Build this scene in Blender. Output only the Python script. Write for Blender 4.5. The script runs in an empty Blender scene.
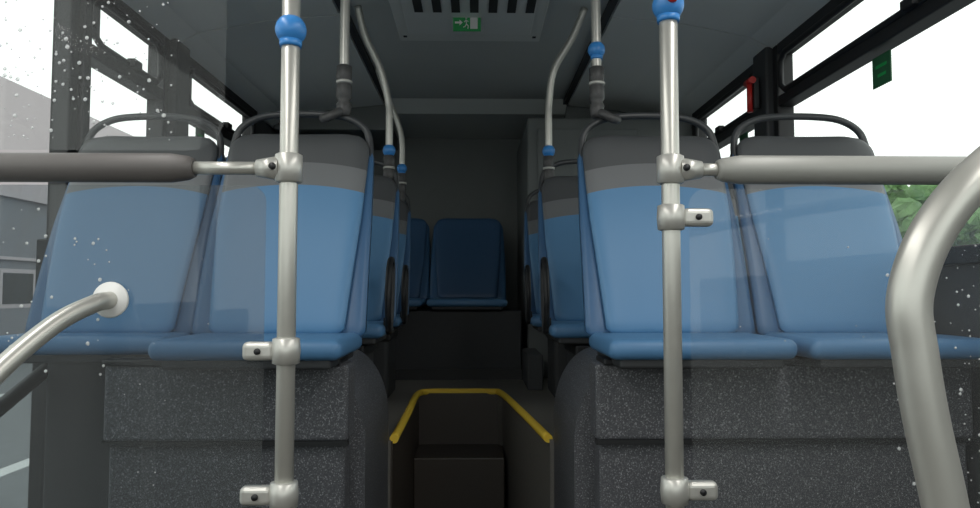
import bpy, bmesh, math, random
from mathutils import Vector, Matrix
random.seed(4)
scn = bpy.context.scene
try:
    scn.view_settings.view_transform = 'Standard'
except Exception: pass
C = scn.collection

# ---------------------------------------------------------------- materials
def lin(c):
    c = c/255.0
    return c/12.92 if c <= 0.04045 else ((c+0.055)/1.055)**2.4
def rgb(r, g, b): return (lin(r), lin(g), lin(b), 1)
def mat(name, col, rough=0.5, metal=0.0, spec=0.5, noise=0.0, nscale=40, bump=0.0, alpha=1.0):
    m = bpy.data.materials.new(name); m.use_nodes = True
    nt = m.node_tree; b = nt.nodes['Principled BSDF']
    b.inputs['Roughness'].default_value = rough
    b.inputs['Metallic'].default_value = metal
    b.inputs['Specular IOR Level'].default_value = spec
    b.inputs['Alpha'].default_value = alpha
    tc = nt.nodes.new('ShaderNodeTexCoord')
    n = nt.nodes.new('ShaderNodeTexNoise'); n.inputs['Scale'].default_value = nscale
    n.inputs['Detail'].default_value = 4
    nt.links.new(tc.outputs['Object'], n.inputs['Vector'])
    mx = nt.nodes.new('ShaderNodeMix'); mx.data_type = 'RGBA'
    mx.inputs['A'].default_value = tuple(c*(1-noise) for c in col[:3])+(1,)
    mx.inputs['B'].default_value = tuple(min(1, c*(1+noise)) for c in col[:3])+(1,)
    nt.links.new(n.outputs['Fac'], mx.inputs['Factor'])
    nt.links.new(mx.outputs['Result'], b.inputs['Base Color'])
    if bump:
        bp = nt.nodes.new('ShaderNodeBump'); bp.inputs['Strength'].default_value = bump
        bp.inputs['Distance'].default_value = 0.004
        nt.links.new(n.outputs['Fac'], bp.inputs['Height'])
        nt.links.new(bp.outputs['Normal'], b.inputs['Normal'])
    return m
M = {}
M['steel'] = mat('satin_steel', rgb(194,193,186), 0.36, 0.6, noise=0.04)
M['clamp'] = mat('cast_aluminium', rgb(192,191,185), 0.38, 0.5, noise=0.05)
M['greybar'] = mat('grey_powder_coat', rgb(150,150,145), 0.45, 0.1, noise=0.03)
M['dimbar'] = mat('rail_sleeve_dimmed', rgb(92,88,86), 0.5, noise=0.05)  # left sleeve: dimming seen through the glass is put into the colour
M['ball'] = mat('blue_plastic', rgb(60,135,205), 0.35)
M['red'] = mat('red_plastic', rgb(190,40,35), 0.4)
M['knuckle'] = mat('dark_knurled_rubber', rgb(68,68,68), 0.45, noise=0.4, nscale=150)
M['black'] = mat('black_rubber', rgb(26,27,29), 0.5, noise=0.1)
M['handle'] = mat('seat_handle_plastic', rgb(60,62,64), 0.4, noise=0.05)
M['dark'] = mat('dark_trim', rgb(50,52,54), 0.6, noise=0.1)
M['rear'] = mat('rear_bulkhead_grey', rgb(112,116,115), 0.7, noise=0.08, nscale=6)
M['ceil'] = mat('ceiling_panel_grey', rgb(198,202,199), 0.6, noise=0.03, nscale=5)
M['cove'] = mat('cove_panel_grey', rgb(224,227,224), 0.45, noise=0.03, nscale=5)
M['vent'] = mat('vent_panel_grey', rgb(222,225,221), 0.5, noise=0.03)
M['slot'] = mat('vent_slot_dark', rgb(48,50,50), 0.7, noise=0.1)
M['wall'] = mat('side_wall_grey', rgb(66,68,70), 0.7, noise=0.1)
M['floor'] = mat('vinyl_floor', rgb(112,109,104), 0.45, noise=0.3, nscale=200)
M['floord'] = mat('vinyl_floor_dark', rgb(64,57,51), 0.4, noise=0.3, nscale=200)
M['yellow'] = mat('yellow_nosing', rgb(255,212,70), 0.5, noise=0.05)
M['green'] = mat('green_sign', rgb(20,160,80), 0.5)
M['dgreen'] = mat('dark_green_sticker', rgb(40,95,62), 0.5)
M['white'] = mat('white_plastic', rgb(225,225,222), 0.4)
M['drop'] = mat('water_drop', rgb(225,228,228), 0.1, alpha=0.55)
M['asphalt'] = mat('asphalt', rgb(120,122,124), 0.9, noise=0.25, nscale=8)
M['bgrey'] = mat('grey_building_wall', rgb(128,128,134), 0.8, noise=0.06, nscale=1)
M['bwhite'] = mat('pale_building_wall', rgb(190,180,183), 0.8, noise=0.06, nscale=1)
M['leaf'] = mat('foliage', rgb(100,135,85), 0.8, noise=0.6, nscale=5, bump=0.5)
M['bark'] = mat('bark', rgb(90,75,60), 0.9, noise=0.3)
M['shell'] = mat('seat_shell_blue', rgb(60,98,136), 0.4, noise=0.03)
M['rearseat'] = mat('rear_seat_blue', rgb(54,86,120), 0.45, noise=0.03)
M['cush'] = mat('seat_cushion_blue', rgb(78,122,162), 0.45, noise=0.05, nscale=90)

def speckle():
    m = bpy.data.materials.new('speckled_wheel_box'); m.use_nodes = True
    nt = m.node_tree; b = nt.nodes['Principled BSDF']; b.inputs['Roughness'].default_value = 0.5
    tc = nt.nodes.new('ShaderNodeTexCoord')
    n = nt.nodes.new('ShaderNodeTexNoise'); n.inputs['Scale'].default_value = 260; n.inputs['Detail'].default_value = 2
    r = nt.nodes.new('ShaderNodeValToRGB')
    r.color_ramp.elements[0].position = 0.40; r.color_ramp.elements[0].color = rgb(68,69,73)
    r.color_ramp.elements[1].position = 0.76; r.color_ramp.elements[1].color = rgb(165,165,169)
    e = r.color_ramp.elements.new(0.59); e.color = rgb(86,87,91)
    nt.links.new(tc.outputs['Object'], n.inputs['Vector']); nt.links.new(n.outputs['Fac'], r.inputs['Fac'])
    nt.links.new(r.outputs['Color'], b.inputs['Base Color'])
    return m
M['speck'] = speckle()

def backmat():
    m = bpy.data.materials.new('seat_back_upholstery'); m.use_nodes = True
    nt = m.node_tree; b = nt.nodes['Principled BSDF']; b.inputs['Roughness'].default_value = 0.48
    tc = nt.nodes.new('ShaderNodeTexCoord'); s = nt.nodes.new('ShaderNodeSeparateXYZ')
    nt.links.new(tc.outputs['Object'], s.inputs[0])
    x2 = nt.nodes.new('ShaderNodeMath'); x2.operation = 'MULTIPLY'
    nt.links.new(s.outputs['X'], x2.inputs[0]); nt.links.new(s.outputs['X'], x2.inputs[1])
    a = nt.nodes.new('ShaderNodeMath'); a.operation = 'MULTIPLY_ADD'
    nt.links.new(x2.outputs[0], a.inputs[0]); a.inputs[1].default_value = 0.6
    nt.links.new(s.outputs['Z'], a.inputs[2])
    r = nt.nodes.new('ShaderNodeValToRGB'); r.color_ramp.interpolation = 'CONSTANT'
    r.color_ramp.elements[0].position = 0; r.color_ramp.elements[0].color = rgb(84,130,170)
    r.color_ramp.elements[1].position = 0.43; r.color_ramp.elements[1].color = rgb(108,110,112)
    e = r.color_ramp.elements.new(0.505); e.color = rgb(74,76,78)
    nt.links.new(a.outputs[0], r.inputs['Fac'])
    nt.links.new(r.outputs['Color'], b.inputs['Base Color'])
    return m
M['back'] = backmat()

def glass(name, tint, haze=0.0, f0=0.05):
    m = bpy.data.materials.new(name); m.use_nodes = True
    nt = m.node_tree; nt.nodes.clear()
    o = nt.nodes.new('ShaderNodeOutputMaterial'); t = nt.nodes.new('ShaderNodeBsdfTransparent')
    t.inputs[0].default_value = tint
    g = nt.nodes.new('ShaderNodeBsdfGlossy'); g.inputs['Roughness'].default_value = 0.02
    lw = nt.nodes.new('ShaderNodeLayerWeight')
    p = nt.nodes.new('ShaderNodeMath'); p.operation='POWER'; p.inputs[1].default_value=4.5
    nt.links.new(lw.outputs['Facing'], p.inputs[0])
    f = nt.nodes.new('ShaderNodeMath'); f.operation='MULTIPLY_ADD'; f.inputs[1].default_value=0.85; f.inputs[2].default_value=f0
    nt.links.new(p.outputs[0], f.inputs[0])
    mx = nt.nodes.new('ShaderNodeMixShader')
    nt.links.new(f.outputs[0], mx.inputs[0]); nt.links.new(t.outputs[0], mx.inputs[1]); nt.links.new(g.outputs[0], mx.inputs[2])
    out = mx
    if haze:
        d = nt.nodes.new('ShaderNodeBsdfDiffuse'); d.inputs[0].default_value = (0.8,0.82,0.82,1)
        m2 = nt.nodes.new('ShaderNodeMixShader'); m2.inputs[0].default_value = haze
        nt.links.new(mx.outputs[0], m2.inputs[1]); nt.links.new(d.outputs[0], m2.inputs[2]); out = m2
    nt.links.new(out.outputs[0], o.inputs[0]); return m
M['glass'] = glass('window_glass', (0.95,0.97,0.96,1))
M['pglass'] = glass('partition_glass', (0.90,0.92,0.92,1), haze=0.04, f0=.03)
M['tglass'] = glass('tinted_partition_glass', (0.52,0.57,0.59,1), haze=0.05, f0=.035)

# ---------------------------------------------------------------- helpers
def empty(name, loc=(0,0,0)):
    e = bpy.data.objects.new(name, None); e.location = loc; e.empty_display_size = 0.05
    C.objects.link(e); return e
def link(name, me, m=None, parent=None, loc=(0,0,0), smooth=False):
    if m and not me.materials: me.materials.append(m)
    if smooth:
        for p in me.polygons: p.use_smooth = True
    o = bpy.data.objects.new(name, me); C.objects.link(o)
    if parent: o.parent = parent
    o.location = loc; return o
def box_bm(bm, x0,x1,y0,y1,z0,z1, bev=0, seg=3):
    r = bmesh.ops.create_cube(bm, size=1)
    vs = r['verts']
    for v in vs:
        v.co = Vector((x0+(v.co.x+.5)*(x1-x0), y0+(v.co.y+.5)*(y1-y0), z0+(v.co.z+.5)*(z1-z0)))
    if bev:
        es = list({e for v in vs for e in v.link_edges})
        bmesh.ops.bevel(bm, geom=es, offset=bev, segments=seg, affect='EDGES', profile=0.5)
def boxes(name, lst, m, parent=None, bev=0, seg=3, loc=(0,0,0)):
    bm = bmesh.new()
    for b in lst: box_bm(bm, *b, bev=bev, seg=seg)
    me = bpy.data.meshes.new(name); bm.to_mesh(me); bm.free()
    return link(name, me, m, parent, loc)
def pane(name, pts, m, parent=None):
    bm = bmesh.new(); bm.faces.new([bm.verts.new(p) for p in pts])
    me = bpy.data.meshes.new(name); bm.to_mesh(me); bm.free()
    return link(name, me, m, parent)
def xpane(name,x,y0,y1,z0,z1,m,parent): return pane(name,[(x,y0,z0),(x,y1,z0),(x,y1,z1),(x,y0,z1)],m,parent)
def ypane(name,x0,x1,y,z0,z1,m,parent,r=0.0):
    if not r: return pane(name,[(x0,y,z0),(x1,y,z0),(x1,y,z1),(x0,y,z1)],m,parent)
    pts=[]
    for cx,cz,a0 in ((x1-r,z1-r,0),(x0+r,z1-r,90),(x0+r,z0+r,180),(x1-r,z0+r,270)):
        for k in range(7):
            a=math.radians(a0+15*k); pts.append((cx+r*math.cos(a),y,cz+r*math.sin(a)))
    return pane(name,pts,m,parent)
def catmull(pts, n=10):
    P = [Vector(p) for p in pts]
    if len(P) < 3: return P
    out = []
    Q = [P[0]*2-P[1]] + P + [P[-1]*2-P[-2]]
    for i in range(1, len(Q)-2):
        a,b,c,d = Q[i-1],Q[i],Q[i+1],Q[i+2]
        for k in range(n):
            t = k/n
            out.append(0.5*((2*b)+(c-a)*t+(2*a-5*b+4*c-d)*t*t+(3*b-a-3*c+d)*t**3))
    out.append(P[-1]); return out
def tube_me(name, pts, r, n=20, smooth=True, closed=False, radii=None):
    path = catmull(pts) if smooth else [Vector(p) for p in pts]
    bm = bmesh.new(); rings = []; up = None
    L = len(path)
    for i,p in enumerate(path):
        if closed: t = path[(i+1)%L]-path[i-1]
        else: t = path[min(i+1,L-1)]-path[max(i-1,0)]
        t.normalize()
        if up is None:
            up = Vector((0,0,1)) if abs(t.z) < .9 else Vector((1,0,0))
        up = (up - t*up.dot(t)).normalized(); s = t.cross(up)
        rr = radii[i] if radii else r
        rings.append([bm.verts.new(p+(up*math.cos(a)+s*math.sin(a))*rr) for a in [2*math.pi*k/n for k in range(n)]])
    for i in range(L if closed else L-1):
        A,B = rings[i], rings[(i+1)%L]
        for k in range(n): bm.faces.new((A[k],A[(k+1)%n],B[(k+1)%n],B[k]))
    if not closed:
        bm.faces.new(rings[0]); bm.faces.new(rings[-1])
    bmesh.ops.recalc_face_normals(bm, faces=bm.faces)
    me = bpy.data.meshes.new(name); bm.to_mesh(me); bm.free()
    for p in me.polygons: p.use_smooth = len(p.vertices) == 4
    return me
def tube(name, pts, r, m, parent=None, **k):
    return link(name, tube_me(name, pts, r, **k), m, parent)
def lathe(name, prof, m, parent, loc, axis='Z', n=28):
    bm = bmesh.new(); rings=[]
    for (r,h) in prof:
        rings.append([bm.verts.new((r*math.cos(2*math.pi*k/n), r*math.sin(2*math.pi*k/n), h)) for k in range(n)])
    for A,B in zip(rings,rings[1:]):
        for k in range(n): bm.faces.new((A[k],A[(k+1)%n],B[(k+1)%n],B[k]))
    bm.faces.new(rings[0]); bm.faces.new(rings[-1])
    if axis=='X': bmesh.ops.rotate(bm, verts=bm.verts, matrix=Matrix.Rotation(math.pi/2,3,'Y'))
    if axis=='Y': bmesh.ops.rotate(bm, verts=bm.verts, matrix=Matrix.Rotation(-math.pi/2,3,'X'))
    bmesh.ops.recalc_face_normals(bm, faces=bm.faces)
    me = bpy.data.meshes.new(name); bm.to_mesh(me); bm.free()
    return link(name, me, m, parent, loc, smooth=True)
def prism(name, pts, a0, a1, m, parent=None, axis='Y', smooth=False):
    bm = bmesh.new()
    def co(p,a): return (p[0],a,p[1]) if axis=='Y' else ((p[0],p[1],a) if axis=='Z' else (a,p[0],p[1]))
    A=[bm.verts.new(co(p,a0)) for p in pts]; B=[bm.verts.new(co(p,a1)) for p in pts]
    n=len(pts)
    fs=[bm.faces.new(A), bm.faces.new(B)]
    for i in range(n): bm.faces.new((A[i],A[(i+1)%n],B[(i+1)%n],B[i]))
    bmesh.ops.triangulate(bm, faces=fs)
    bmesh.ops.recalc_face_normals(bm, faces=bm.faces)
    me=bpy.data.meshes.new(name); bm.to_mesh(me); bm.free()
    return link(name, me, m, parent)

# ---------------------------------------------------------------- seats
def back_panel(name, wb, wm, wt, z0, z1, off, th, edge, cr):
    nz, nx = 36, 24
    bm = bmesh.new()
    F=[];B=[]
    for j in range(nz+1):
        t=j/nz; t = 1-(1-t)**1.25
        z=z0+(z1-z0)*t
        w = (wb+(wm-wb)*t/0.55) if t<0.55 else (wm+(wt-wm)*(t-.55)/.45)
        d=z1-z
        if d<cr: w -= cr-math.sqrt(max(0,cr*cr-(cr-d)**2))
        d=z-z0
        if d<0.02: w -= 0.02-math.sqrt(max(0,0.02**2-(0.02-d)**2))
        T=z/0.605
        yc=0.40+0.24*T-0.012*math.sin(math.pi*max(0,min(1,T*1.2)))
        fr=[];ba=[]
        for i in range(nx+1):
            s=-1+2*i/nx; s=math.copysign(abs(s)**0.75,s)
            vt=(2*t-1)
            roll=edge*(abs(s)**10+abs(vt)**26)
            fr.append(bm.verts.new((s*w, yc+off+roll+0.014*(1-s*s)*1.0, z)))
            ba.append(bm.verts.new((s*w, yc+off+th-roll*0.3, z)))
        F.append(fr);B.append(ba)
    for j in range(nz):
        for i in range(nx):
            bm.faces.new((F[j][i],F[j][i+1],F[j+1][i+1],F[j+1][i]))
            bm.faces.new((B[j][i],B[j+1][i],B[j+1][i+1],B[j][i+1]))
        bm.faces.new((F[j][0],F[j+1][0],B[j+1][0],B[j][0]))
        bm.faces.new((F[j][nx],B[j][nx],B[j+1][nx],F[j+1][nx]))
    for i in range(nx):
        bm.faces.new((F[0][i],B[0][i],B[0][i+1],F[0][i+1]))
        bm.faces.new((F[nz][i],F[nz][i+1],B[nz][i+1],B[nz][i]))
    bmesh.ops.recalc_face_normals(bm, faces=bm.faces)
    me=bpy.data.meshes.new(name); bm.to_mesh(me); bm.free()
    for p in me.polygons: p.use_smooth=True
    return me
SHELL = back_panel('backrest_shell',0.238,0.234,0.222,-0.02,0.595,0.0,0.045,0.012,0.07)
PAD = back_panel('backrest_pad',0.182,0.208,0.216,-0.01,0.605,-0.026,0.034,0.014,0.065)
PAD2 = PAD.copy()
SHELL.materials.append(M['shell']); PAD.materials.append(M['back']); PAD2.materials.append(M['rearseat'])
def cush_me(depth):
    bm=bmesh.new(); box_bm(bm,-0.228,0.228,0.44-depth,0.45,-0.05,0.0,bev=0.022,seg=5)
    me=bpy.data.meshes.new('seat_cushion'); bm.to_mesh(me); bm.free()
    me.materials.append(M['cush'])
    for p in me.polygons: p.use_smooth=True
    return me
CU={}
HND = tube_me('grab_handle',[(-.213,.62,.50),(-.212,.645,.57),(-.195,.655,.625),(-.14,.657,.66),(-.06,.657,.672),(.06,.657,.672),(.14,.657,.66),(.195,.655,.625),(.212,.645,.57),(.213,.62,.50)],0.011,n=14)
HND.materials.append(M['handle'])
ARM = tube_me('armrest_loop',catmull([(0,.06,0),(0,.05,.08),(0,.08,.17),(0,.13,.21),(0,.18,.19),(0,.17,.08),(0,.13,-.03),(0,.09,-.05),(0,.06,0)],6)[:-1],0.011,n=12,smooth=False,closed=True)
ARM.materials.append(M['black'])
def seat(x, yfront, z=0.885, depth=0.32, arm=0, rear=False):
    e = empty('bus_seat',(x,yfront,z))
    if depth not in CU: CU[depth]=cush_me(depth)
    link('cushion',CU[depth],None,e); link('backrest_shell',SHELL,None,e); link('backrest_pad',PAD2 if rear else PAD,None,e)
    if not rear: link('grab_handle',HND,None,e)
    boxes('seat_pan',[(-.20,.20,.46-depth,.46,-.072,-.045)],M['dark'],e,bev=0.008)
    if rear: e.scale=(1,1,.86)
    if arm:
        link('armrest',ARM,None,e,loc=(arm*0.238,0.12,0.02))
        boxes('armrest_bracket',[(min(arm*.22,arm*.24),max(arm*.22,arm*.24),.19,.24,-.03,.02)],M['black'],e,bev=0.004)
    return e
XA, XW = 0.545, 1.03
seat(-XA,1.54); seat(-1.025,1.58,depth=0.20)
seat(XA,1.54); seat(XW,1.54)
for yf in (2.32,3.10):
    a=.55 if yf<3 else .575
    seat(-a,yf,arm=1); seat(-a-.48,yf)
    a=.49 if yf<3 else .485
    seat(a,yf,arm=-1); seat(a+.48,yf)
for x in (-1.01,-.53,-.05):
    seat(x,3.93,z=.955,rear=True,depth=.44)
def pedestal(x0,x1,y0,y1,z0,z1):
    e=empty('seat_pedestal'); boxes('plinth_box',[(x0,x1,y0,y1,z0,z1)],M['dark'],e,bev=0.02)
    boxes('plinth_top_rail',[(x0-.01 if x0>0 else x0,x1+.01 if x1<0 else x1,y0-.01,y1,z1-.04,z1)],M['black'],e,bev=0.008)
for yf in (2.48,3.24):
    pedestal(-1.28,-.40,yf,yf+.30,0.5,0.81); pedestal(.36,1.28,yf,yf+.30,0.5,0.81)

e=empty('rear_bench_base')
boxes('bench_front',[(-1.28,0.26,4.0,4.4,0.5,0.89)],M['dark'],e,bev=0.01)
boxes('bench_kick_strip',[(-1.28,0.26,3.98,4.01,0.5,0.56)],M['black'],e)

def arch_profile(sx, xin, zt, r, xo):
    pts=[(sx*xo,0.0),(sx*xin,0.0)]
    for k in range(17):
        a=k/16*math.pi/2
        pts.append((sx*(xin+r-r*math.cos(a)), zt-r*1.5+r*1.5*math.sin(a)))
    pts.append((sx*xo,zt)); return pts
for sx,xin,xo,bx in ((-1,.292,.93,.322),(1,.262,1.28,.305)):
    e=empty('wheel_arch_box')
    prism('arch_housing',arch_profile(sx,xin,.815,.15,xo),1.88,2.37,M['speck'],e)
    xe = .935 if sx<0 else 1.28
    def bb(a,b): return (min(sx*a,sx*b),max(sx*a,sx*b))
    boxes('upper_riser',[bb(bx,xe)+(1.79,1.90,.62,.815)],M['speck'],e,bev=0.012)
    boxes('lower_riser',[bb(bx+.01,xe-.01)+(1.805,1.90,0,.615)],M['speck'],e,bev=0.01)
    boxes('ledge_trim',[bb(bx,xe)+(1.785,1.81,.612,.624)],M['black'],e)
    boxes('top_rail',[bb(bx+.02,xe)+(1.78,1.90,.812,.828)],M['black'],e,bev=0.004)

# ---------------------------------------------------------------- bus shell
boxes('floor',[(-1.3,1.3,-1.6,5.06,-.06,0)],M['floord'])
# raised rear floor with a stairwell cut-out, built from convex blocks
e=empty('floor_raised')
boxes('platform_side',[(-1.3,-.285,2.38,3.5,0,.5)],M['floor'],e)
boxes('platform_rear',[(-1.3,1.3,3.5,5.06,0,.5)],M['floor'],e)
prism('platform_side_angled',[(.25,2.38),(1.3,2.38),(1.3,3.5),(.10,3.5),(.13,3.44)],0,.5,M['floor'],e,axis='Z')
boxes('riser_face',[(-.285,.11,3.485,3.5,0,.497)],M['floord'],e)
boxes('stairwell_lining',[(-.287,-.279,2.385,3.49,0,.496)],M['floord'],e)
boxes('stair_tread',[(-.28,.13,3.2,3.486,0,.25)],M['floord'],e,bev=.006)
tube('step_nosing',[(-.275,2.39,.503),(-.277,2.9,.503),(-.282,3.38,.503),(-.24,3.495,.503),(-.08,3.5,.503),(.07,3.495,.503),(.125,3.43,.503),(.19,2.9,.503),(.245,2.39,.503)],.015,M['yellow'])
boxes('heater_box',[(.26,.34,3.55,3.95,.5,.68)],M['wall'],bev=0.01)

boxes('wall_rear',[(-1.36,1.36,5.06,5.12,0,2.3)],M['rear'])
boxes('wall_right',[(1.3,1.36,-1.6,5.06,-.3,1.07),(1.3,1.36,4.05,5.06,1.07,2.04),(1.3,1.36,-1.6,5.06,2.04,2.3)],M['wall'])
boxes('wall_left',[(-1.36,-1.3,2.25,5.06,-.3,1.07),(-1.36,-1.3,-1.6,.4,-.3,.9),(-1.36,-1.3,4.05,5.06,1.07,2.04),(-1.36,-1.3,-1.6,5.06,2.04,2.3)],M['wall'])
boxes('wall_front',[(-1.36,1.36,-1.66,-1.6,-.3,.75),(-1.36,1.36,-1.66,-1.6,2.1,2.3)],M['wall'])
e=empty('rear_equipment_cabinet')
boxes('cabinet_body',[(.30,1.28,4.06,5.05,.5,2.02)],M['rear'],e,bev=0.015)
boxes('cabinet_door',[(.36,.95,4.045,4.07,.85,1.95)],M['rear'],e,bev=0.006)
boxes('cabinet_lock',[(.38,.41,4.03,4.05,1.35,1.40)],M['black'],e)
# ceiling from convex slabs
bm=bmesh.new()
cp=[(-1.3,2.04),(-1.18,2.10),(-.9,2.155),(-.57,2.185),(-.55,2.20),(.55,2.20),(.57,2.185),(.9,2.155),(1.18,2.10),(1.3,2.04)]
for (xa,za),(xb,zb) in zip(cp,cp[1:]):
    v=[bm.verts.new(c) for c in ((xa,-1.6,za),(xb,-1.6,zb),(xb,5.06,zb),(xa,5.06,za),(xa,-1.6,2.3),(xb,-1.6,2.3),(xb,5.06,2.3),(xa,5.06,2.3))]
    for f in ((0,1,2,3),(4,5,6,7),(0,1,5,4),(1,2,6,5),(2,3,7,6),(3,0,4,7)): bm.faces.new([v[i] for i in f])
bmesh.ops.recalc_face_normals(bm, faces=bm.faces)
me=bpy.data.meshes.new('ceiling'); bm.to_mesh(me); bm.free(); link('ceiling',me,M['ceil'])
for sx in (-1,1):
    e=empty('ceiling_cove_panel')
    for (a,b) in ((-1.5,1.30),(1.31,2.93),(2.94,4.38)):
        pts=[(sx*1.28,2.035),(sx*1.18,2.09),(sx*.9,2.145),(sx*.585,2.175),(sx*.575,2.19),(sx*.9,2.16),(sx*1.18,2.105),(sx*1.28,2.05)]
        prism('cove_section',pts,a,b,M['cove'],e)
boxes('trim_1',[(-.575,-.548,-1.5,4.4,2.175,2.2),(.548,.575,-1.5,4.4,2.175,2.2)],M['dark'])
e=empty('ceiling_rear_duct')
prism('duct_front',[(4.30,2.21),(4.42,2.13),(5.05,2.11),(5.05,2.25),(4.30,2.25)],-.57,.57,M['ceil'],e,axis='X')
boxes('duct_side',[(-1.28,-.57,4.40,5.05,2.02,2.2),(.57,1.28,4.40,5.05,2.03,2.2)],M['rear'],e,bev=0.01)

e=empty('ceiling_vent_panel')
boxes('vent_frame',[(-.36,.30,2.45,3.27,2.185,2.20)],M['vent'],e,bev=0.005)
boxes('vent_inner',[(-.31,.25,2.5,3.16,2.178,2.186)],M['cove'],e,bev=0.003)
sl=[]
for i in range(7):
    x=-.26+i*.078
    sl.append((x,x+.036,2.52,2.70,2.174,2.179)); sl.append((x,x+.036,2.74,2.90,2.174,2.179))
boxes('vent_slots',sl,M['slot'],e)
boxes('vent_screws',[(x-.008,x+.008,3.20,3.216,2.182,2.186) for x in (-.33,.27)],M['black'],e)
e=empty('emergency_exit_sign',(-.04,2.97,2.158))
e.rotation_euler=(math.radians(10),0,0)
boxes('sign_plate',[(-.060,.060,-.004,.004,-.036,.036)],M['green'],e)
boxes('sign_door',[(.014,.046,-.006,-.004,-.026,.026)],M['white'],e)
boxes('sign_arrow_shaft',[(-.052,-.030,-.006,-.004,-.004,.004)],M['white'],e)
pane('sign_arrow_head',[(-.032,-.0055,-.012),(-.032,-.0055,.012),(-.018,-.0055,0)],M['white'],e)
for nm,pts in (('sign_torso',[(-.004,-.005,.012),(-.002,-.005,-.006)]),('sign_leg_1',[(-.002,-.005,-.006),(.006,-.005,-.014),(.004,-.005,-.026)]),('sign_leg_2',[(-.002,-.005,-.006),(-.008,-.005,-.016),(-.016,-.005,-.020)]),('sign_arm_1',[(-.004,-.005,.010),(.006,-.005,.004)]),('sign_arm_2',[(-.004,-.005,.010),(-.012,-.005,.002)])):
    tube(nm,pts,.0022,M['white'],e,smooth=False,n=8)
lathe('sign_head',[(.0045,-.001),(.0045,.001)],M['white'],e,(-.003,-.005,.019),axis='Y')

def win(name,sx,y0,y1,hop=True,zb=1.07):
    e=empty(name); x0,x1=(sx*1.27,sx*1.34); x0,x1=min(x0,x1),max(x0,x1)
    w=.045
    L=[(x0,x1,y0,y0+w,zb,2.05),(x0,x1,y1-w,y1,zb,2.05),(x0,x1,y0+w,y1-w,zb,zb+.05),(x0,x1,y0+w,y1-w,2.0,2.05)]
    if hop: L.append((x0,x1,y0+w,y1-w,1.775,1.82))
    boxes('frame',L,M['black'],e,bev=0.006)
    if hop:
        xi=sx*1.275
        a=[(xi,y0+.07,1.85),(xi,y0+.07,1.96),(xi,y0+.11,1.99),(xi,y1-.11,1.99),(xi,y1-.07,1.96),(xi,y1-.07,1.86),(xi,y1-.11,1.83),(xi,y0+.11,1.83)]
        tube('hopper_seal',a,.013,M['black'],e,smooth=False,closed=True,n=8)
        boxes('hopper_latch',[(min(xi,xi-sx*.03),max(xi,xi-sx*.03),(y0+y1)/2-.03,(y0+y1)/2+.03,1.82,1.85)],M['black'],e,bev=0.004)
    xpane('pane',sx*1.31,y0+.02,y1-.02,zb+.02,2.03,M['glass'],e)
win('window_1',1,-.6,1.0); win('window_2',1,1.0,2.93); win('window_3',1,3.07,4.05)
win('window_4',-1,2.26,2.88); win('window_5',-1,3.02,4.05); win('window_6',-1,-1.0,.38,False,.9)
boxes('pillar_trim',[(1.24,1.34,2.93,3.07,1.07,2.05)],M['dark'],bev=.01)
boxes('pillar_trim',[(-1.34,-1.24,2.88,3.02,1.07,2.05)],M['dark'],bev=.01)
e=empty('door_1')
boxes('door_frame',[(-1.35,-1.25,2.17,2.25,0,1.16),(-1.34,-1.28,2.20,2.25,1.16,2.05),(-1.34,-1.28,.4,.45,0,2.05),(-1.34,-1.28,1.28,1.32,0,2.05),(-1.34,-1.28,.45,2.2,2.0,2.05),(-1.34,-1.28,.45,2.2,0,.06)],M['black'],e,bev=0.006)
xpane('door_pane',-1.31,.45,2.2,.05,2.01,M['glass'],e)
tube('door_linkage',[(-1.26,2.17,.80),(-1.26,1.72,.62),(-1.26,1.40,.52)],.02,M['black'],e,smooth=False)
boxes('partition_filler_panel',[(-1.24,-.90,2.06,2.37,0,.825)],M['dark'],bev=.01)

def tag(x,y,z,w,h,m='dgreen'):
    e=empty('window_sticker',(x,y,z))
    boxes('sticker_sheet',[(-.002,.002,-w/2,w/2,-h/2,h/2)],M[m],e)
    boxes('sticker_text',[(-.003,.003,-w*.3,w*.3,h*.1,h*.2),(-.003,.003,-w*.25,w*.2,-h*.2,-h*.1)],M['green'],e)
tag(1.304,2.19,1.71,.10,.10); tag(1.304,3.35,1.72,.1,.09); tag(-1.304,3.30,1.72,.1,.09)
e=empty('emergency_hammer',(1.22,3.0,1.86))
boxes('hammer_holder',[(-.015,.01,-.03,.03,-.07,.07)],M['black'],e,bev=.004)
tube('hammer_grip',[(-.022,0,-.08),(-.022,0,.05)],.013,M['red'],e,smooth=False)
tube('hammer_head',[(-.022,-.035,.055),(-.022,.035,.055)],.015,M['red'],e,smooth=False)

# ---------------------------------------------------------------- poles & rails
PY=1.22
def clamp(parent, x, z, d):
    lathe('clamp_collar',[(.018,-.023),(.023,-.021),(.0245,0),(.023,.021),(.018,.023)],M['clamp'],parent,(x,PY,z))
    b=(x+d*.018, x+d*.073)
    boxes('clamp_jaw',[(min(b),max(b),PY-.013,PY+.013,z-.016,z+.016)],M['clamp'],parent,bev=.009,seg=4)
    lathe('clamp_bolt',[(.0055,-.003),(.0055,.002),(.005,.003)],M['black'],parent,(x+d*.045,PY-.0135,z),axis='Y')
def ballj(parent,x,y,z,r=.027):
    prof=[(r*math.cos(a)+.0005,r*1.02*math.sin(a)) for a in [(-80+160*k/14)*math.pi/180 for k in range(15)]]
    lathe('stop_button_ball',prof,M['ball'],parent,(x,y,z))
    lathe('ball_collar',[(r*.70,-.031),(r*.73,-.026),(r*.73,-.018)],M['ball'],parent,(x,y,z))
PL=empty('grab_pole')
tube('pole_tube',[(-.327,PY,0),(-.327,PY,2.199)],.0158,M['steel'],PL,smooth=False,n=28)
lathe('floor_flange',[(.04,0),(.04,.01),(.02,.02)],M['clamp'],PL,(-.327,PY,0))
ballj(PL,-.327,PY,1.46,.0265)
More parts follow.
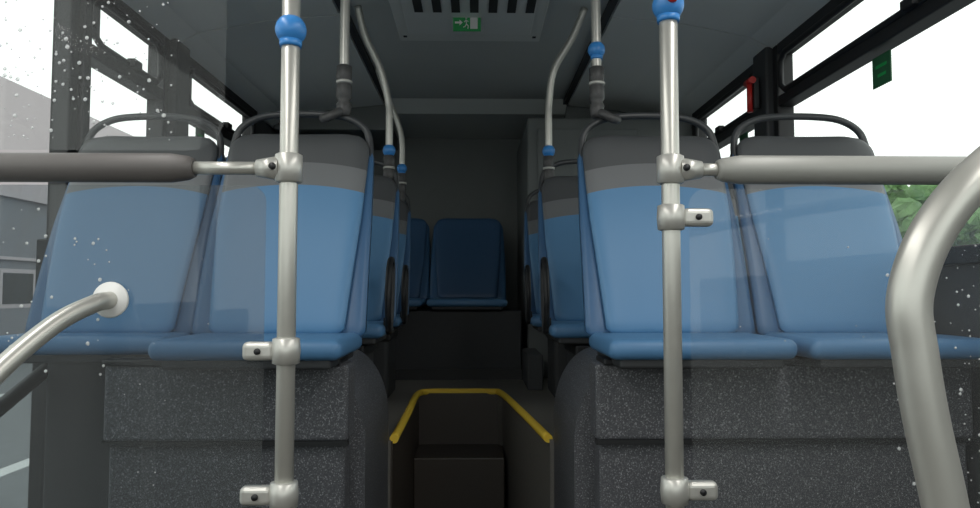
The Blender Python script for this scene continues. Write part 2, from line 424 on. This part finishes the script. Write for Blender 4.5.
clamp(PL,-.327,.897,-1); clamp(PL,-.327,.653,-1)
PR=empty('grab_pole')
tube('pole_tube',[(.343,PY,0),(.343,PY,2.199)],.0158,M['steel'],PR,smooth=False,n=28)
lathe('floor_flange',[(.04,0),(.04,.01),(.02,.02)],M['clamp'],PR,(.343,PY,0))
ballj(PR,.343,PY,1.510,.0275)
lathe('stop_button',[(.010,0),(.010,.006),(.007,.009)],M['red'],PR,(.343,PY-.033,1.514),axis='Y')
clamp(PR,.343,1.129,1); clamp(PR,.343,.657,1)
for sx,px,xs,mt in ((-1,-.327,.49,'dimbar'),(1,.343,.425,'greybar')):
    e=empty('partition_rail')
    z=1.214
    lathe('tee_collar',[(.018,-.026),(.0235,-.023),(.0235,.023),(.018,.026)],M['clamp'],e,(px,PY,z))
    a=abs(px)
    tube('tee_socket',[(sx*(a+.015),PY,z),(sx*(a+.055),PY,z)],.0,M['clamp'],e,smooth=False,radii=[.022,.015],n=24)
    lathe('tee_bolt',[(.006,-.003),(.006,.003),(.004,.004)],M['black'],e,(px+sx*.022,PY-.023,z),axis='Y')
    tube('rail_thin',[(sx*(a+.04),PY,z),(sx*(xs+.02),PY,z)],.0115,M['steel'],e,smooth=False)
    tube('rail_padded',[(sx*xs,PY,z),(sx*(xs+.01),PY,z),(sx*(xs+.04),PY,z),(sx*1.27,PY,z)],0,M[mt],e,smooth=False,radii=[.016,.021,.0255,.0255],n=28)
e=empty('partition_glass_screen')
ypane('lower_pane',-1.25,-.365,PY,.15,1.184,M['tglass'],e,.03)
e=empty('partition_glass_screen')
ypane('upper_pane',-1.25,-.44,PY,1.245,2.02,M['pglass'],e,.06)
e=empty('partition_glass_screen')
ypane('lower_pane',.375,1.25,PY,.15,1.18,M['pglass'],e,.03)
def drops(name,boxs):
    bm=bmesh.new()
    for (x0,x1,z0,z1,n,hi) in boxs:
        for i in range(n):
            u=random.random()**1.6; x=x0+(x1-x0)*u; z=random.uniform(z0,z1); r=random.choice([.001,.0013,.0016,.002,.0028])*random.uniform(.6,1)*hi
            m=Matrix.Translation((x,PY-.0015,z))@Matrix.Diagonal((r,.001,r,1))
            bmesh.ops.create_icosphere(bm,subdivisions=1,radius=1,matrix=m)
    me=bpy.data.meshes.new(name); bm.to_mesh(me); bm.free()
    return link(name,me,M['drop'],None,smooth=True)
drops('rain_drops',[(-.86,-.62,.85,1.15,60,1.8),(-.86,-.52,1.26,1.55,200,1.6),(-.6,-.36,.6,1.15,15,.8)])
drops('rain_drops',[(.90,.72,.6,1.1,100,1.3),(.8,.4,.6,1.1,14,.8)])

e=empty('curved_handrail')
lathe('wall_flange',[(.029,-.006),(.031,-.002),(.029,.004),(.018,.008)],M['white'],e,(-.624,PY-.008,.985),axis='Y')
tube('rail_tube',[(-.624,1.21,.985),(-.632,1.17,.978),(-.654,1.10,.947),(-.68,1.0,.876),(-.70,.92,.79),(-.74,.82,.62),(-.76,.78,.4),(-.76,.78,0)],.0150,M['steel'],e,n=28)
e=empty('entrance_handrail')
tube('rail_tube',[(1.27,.66,1.26),(.9,.62,1.22),(.6,.58,1.165),(.455,.55,1.125),(.395,.54,1.09),(.357,.54,1.045),(.338,.54,.995),(.341,.54,.95),(.348,.54,.90),(.363,.54,.82),(.40,.54,.6),(.46,.54,.25),(.50,.54,0)],.0162,M['steel'],e,n=32)
lathe('floor_flange',[(.045,0),(.045,.01),(.02,.02)],M['clamp'],e,(.50,.54,0))

def spole(x,y,ztop_path,ball,zk=1.68):
    e=empty('seat_grab_pole')
    tube('pole_tube',ztop_path+[(x,y,zk+.02)],.0155,M['steel'],e,n=20)
    lathe('knurled_joint',[(.016,-.13),(.021,-.12),(.024,-.09),(.017,-.08),(.024,-.07),(.024,-.03),(.018,-.02),(.024,-.01),(.024,.03),(.018,.035)],M['knuckle'],e,(x,y,zk))
    lathe('joint_ring',[(.020,-.006),(.026,-.004),(.026,.004),(.020,.006)],M['clamp'],e,(x,y,zk-.02))
    sx=-1 if x<0 else 1
    tube('handle_hook',[(x,y,zk-.11),(x+sx*.02,y-.025,zk-.125),(x+sx*.045,y-.03,zk-.14),(x+sx*.065,y,zk-.135)],.014,M['knuckle'],e,n=14)
    if ball: ballj(e,x,y,ball,.027)
spole(-.418,2.195,[(-.415,2.195,2.198),(-.416,2.195,2.0),(-.418,2.195,1.85)],None)
spole(.385,2.195,[(.380,2.195,2.198),(.382,2.195,2.0),(.384,2.195,1.85)],1.77)
spole(-.372,2.975,[(-.50,2.90,2.198),(-.47,2.93,2.08),(-.41,2.96,1.95),(-.378,2.975,1.82),(-.372,2.975,1.74)],1.60,zk=1.545)
spole(.312,2.975,[(.46,2.90,2.198),(.41,2.93,2.08),(.335,2.96,1.95),(.315,2.975,1.82),(.312,2.975,1.74)],1.60,zk=1.545)
spole(-.40,3.755,[(-.53,3.7,2.198),(-.48,3.72,2.05),(-.42,3.75,1.9),(-.40,3.755,1.8)],1.66,zk=1.60)

# ---------------------------------------------------------------- exterior
boxes('ground',[(-40,40,-20,50,-.45,-.35)],M['asphalt'])
boxes('road_marking',[(-6.2,-6.05,y,y+1.4,-.352,-.345) for y in (2,5,8,11,14)]+[(-3.6,-3.45,-5,20,-.352,-.345)],M['white'])
e=empty('roadside_building')
boxes('building_base',[(-14,-9,6,30,-.35,2.9)],M['bgrey'],e)
boxes('building_upper',[(-14,-9.3,6,30,2.9,5.2)],M['bwhite'],e)
boxes('building_windows',[(-9.02,-8.98,y,y+.9,.75,1.35) for y in (10.2,13.5,16.8,20)],M['dark'],e)
boxes('building_window_frames',[(-9.01,-8.99,y-.08,y+.98,.67,1.43) for y in (10.2,13.5,16.8,20)],M['bwhite'],e)
boxes('building_cornice',[(-9.1,-8.9,6,30,2.8,2.92),(-9.05,-8.93,6,30,1.6,1.66)],M['bwhite'],e)
for (tx,ty,s) in ((10,13.9,1.2),(11.5,16.3,1.55),(12.0,12.2,1.5)):
    e=empty('roadside_tree',(tx,ty,-.35))
    tube('trunk',[(0,0,0),(.05,.03,.9),(0,0,2.0*s)],.09,M['bark'],e)
    bm=bmesh.new()
    for i in range(190):
        a=random.uniform(0,6.28); rr=random.uniform(0,1.25)*s; z=random.uniform(.9,2.5)*s
        bmesh.ops.create_icosphere(bm,subdivisions=2,radius=random.uniform(.08,.22)*s,matrix=Matrix.Translation((rr*math.cos(a),rr*math.sin(a),z)))
    for v in bm.verts: v.co+=Vector((random.uniform(-.08,.08) for _ in range(3)))
    me=bpy.data.meshes.new('crown'); bm.to_mesh(me); bm.free(); link('crown',me,M['leaf'],e)

# ---------------------------------------------------------------- light
w=bpy.data.worlds.new('overcast_sky'); scn.world=w; w.use_nodes=True
nt=w.node_tree; bg=nt.nodes['Background']
bg.inputs[0].default_value=(0.89,0.94,0.91,1); bg.inputs[1].default_value=1.7
def area(name,loc,sx,sy,p,rot=(0,0,0)):
    l=bpy.data.lights.new(name,'AREA'); l.shape='RECTANGLE'; l.size=sx; l.size_y=sy; l.energy=p; l.color=(1,.98,.95)
    o=bpy.data.objects.new(name,l); o.location=loc; o.rotation_euler=rot; C.objects.link(o)
area('added_fill_strip',(-.8,.2,2.13),.12,2.2,18); area('added_fill_strip',(.8,.2,2.13),.12,2.2,18)  # fill lamps added above the view to brighten the interior

cam=bpy.data.cameras.new('camera'); cam.sensor_width=36; cam.lens=36*700/980; cam.clip_start=.02
co=bpy.data.objects.new('camera',cam); co.location=(0,0,1.0)
co.rotation_euler=(math.radians(93.03),0,math.radians(-1.15)); C.objects.link(co); scn.camera=co
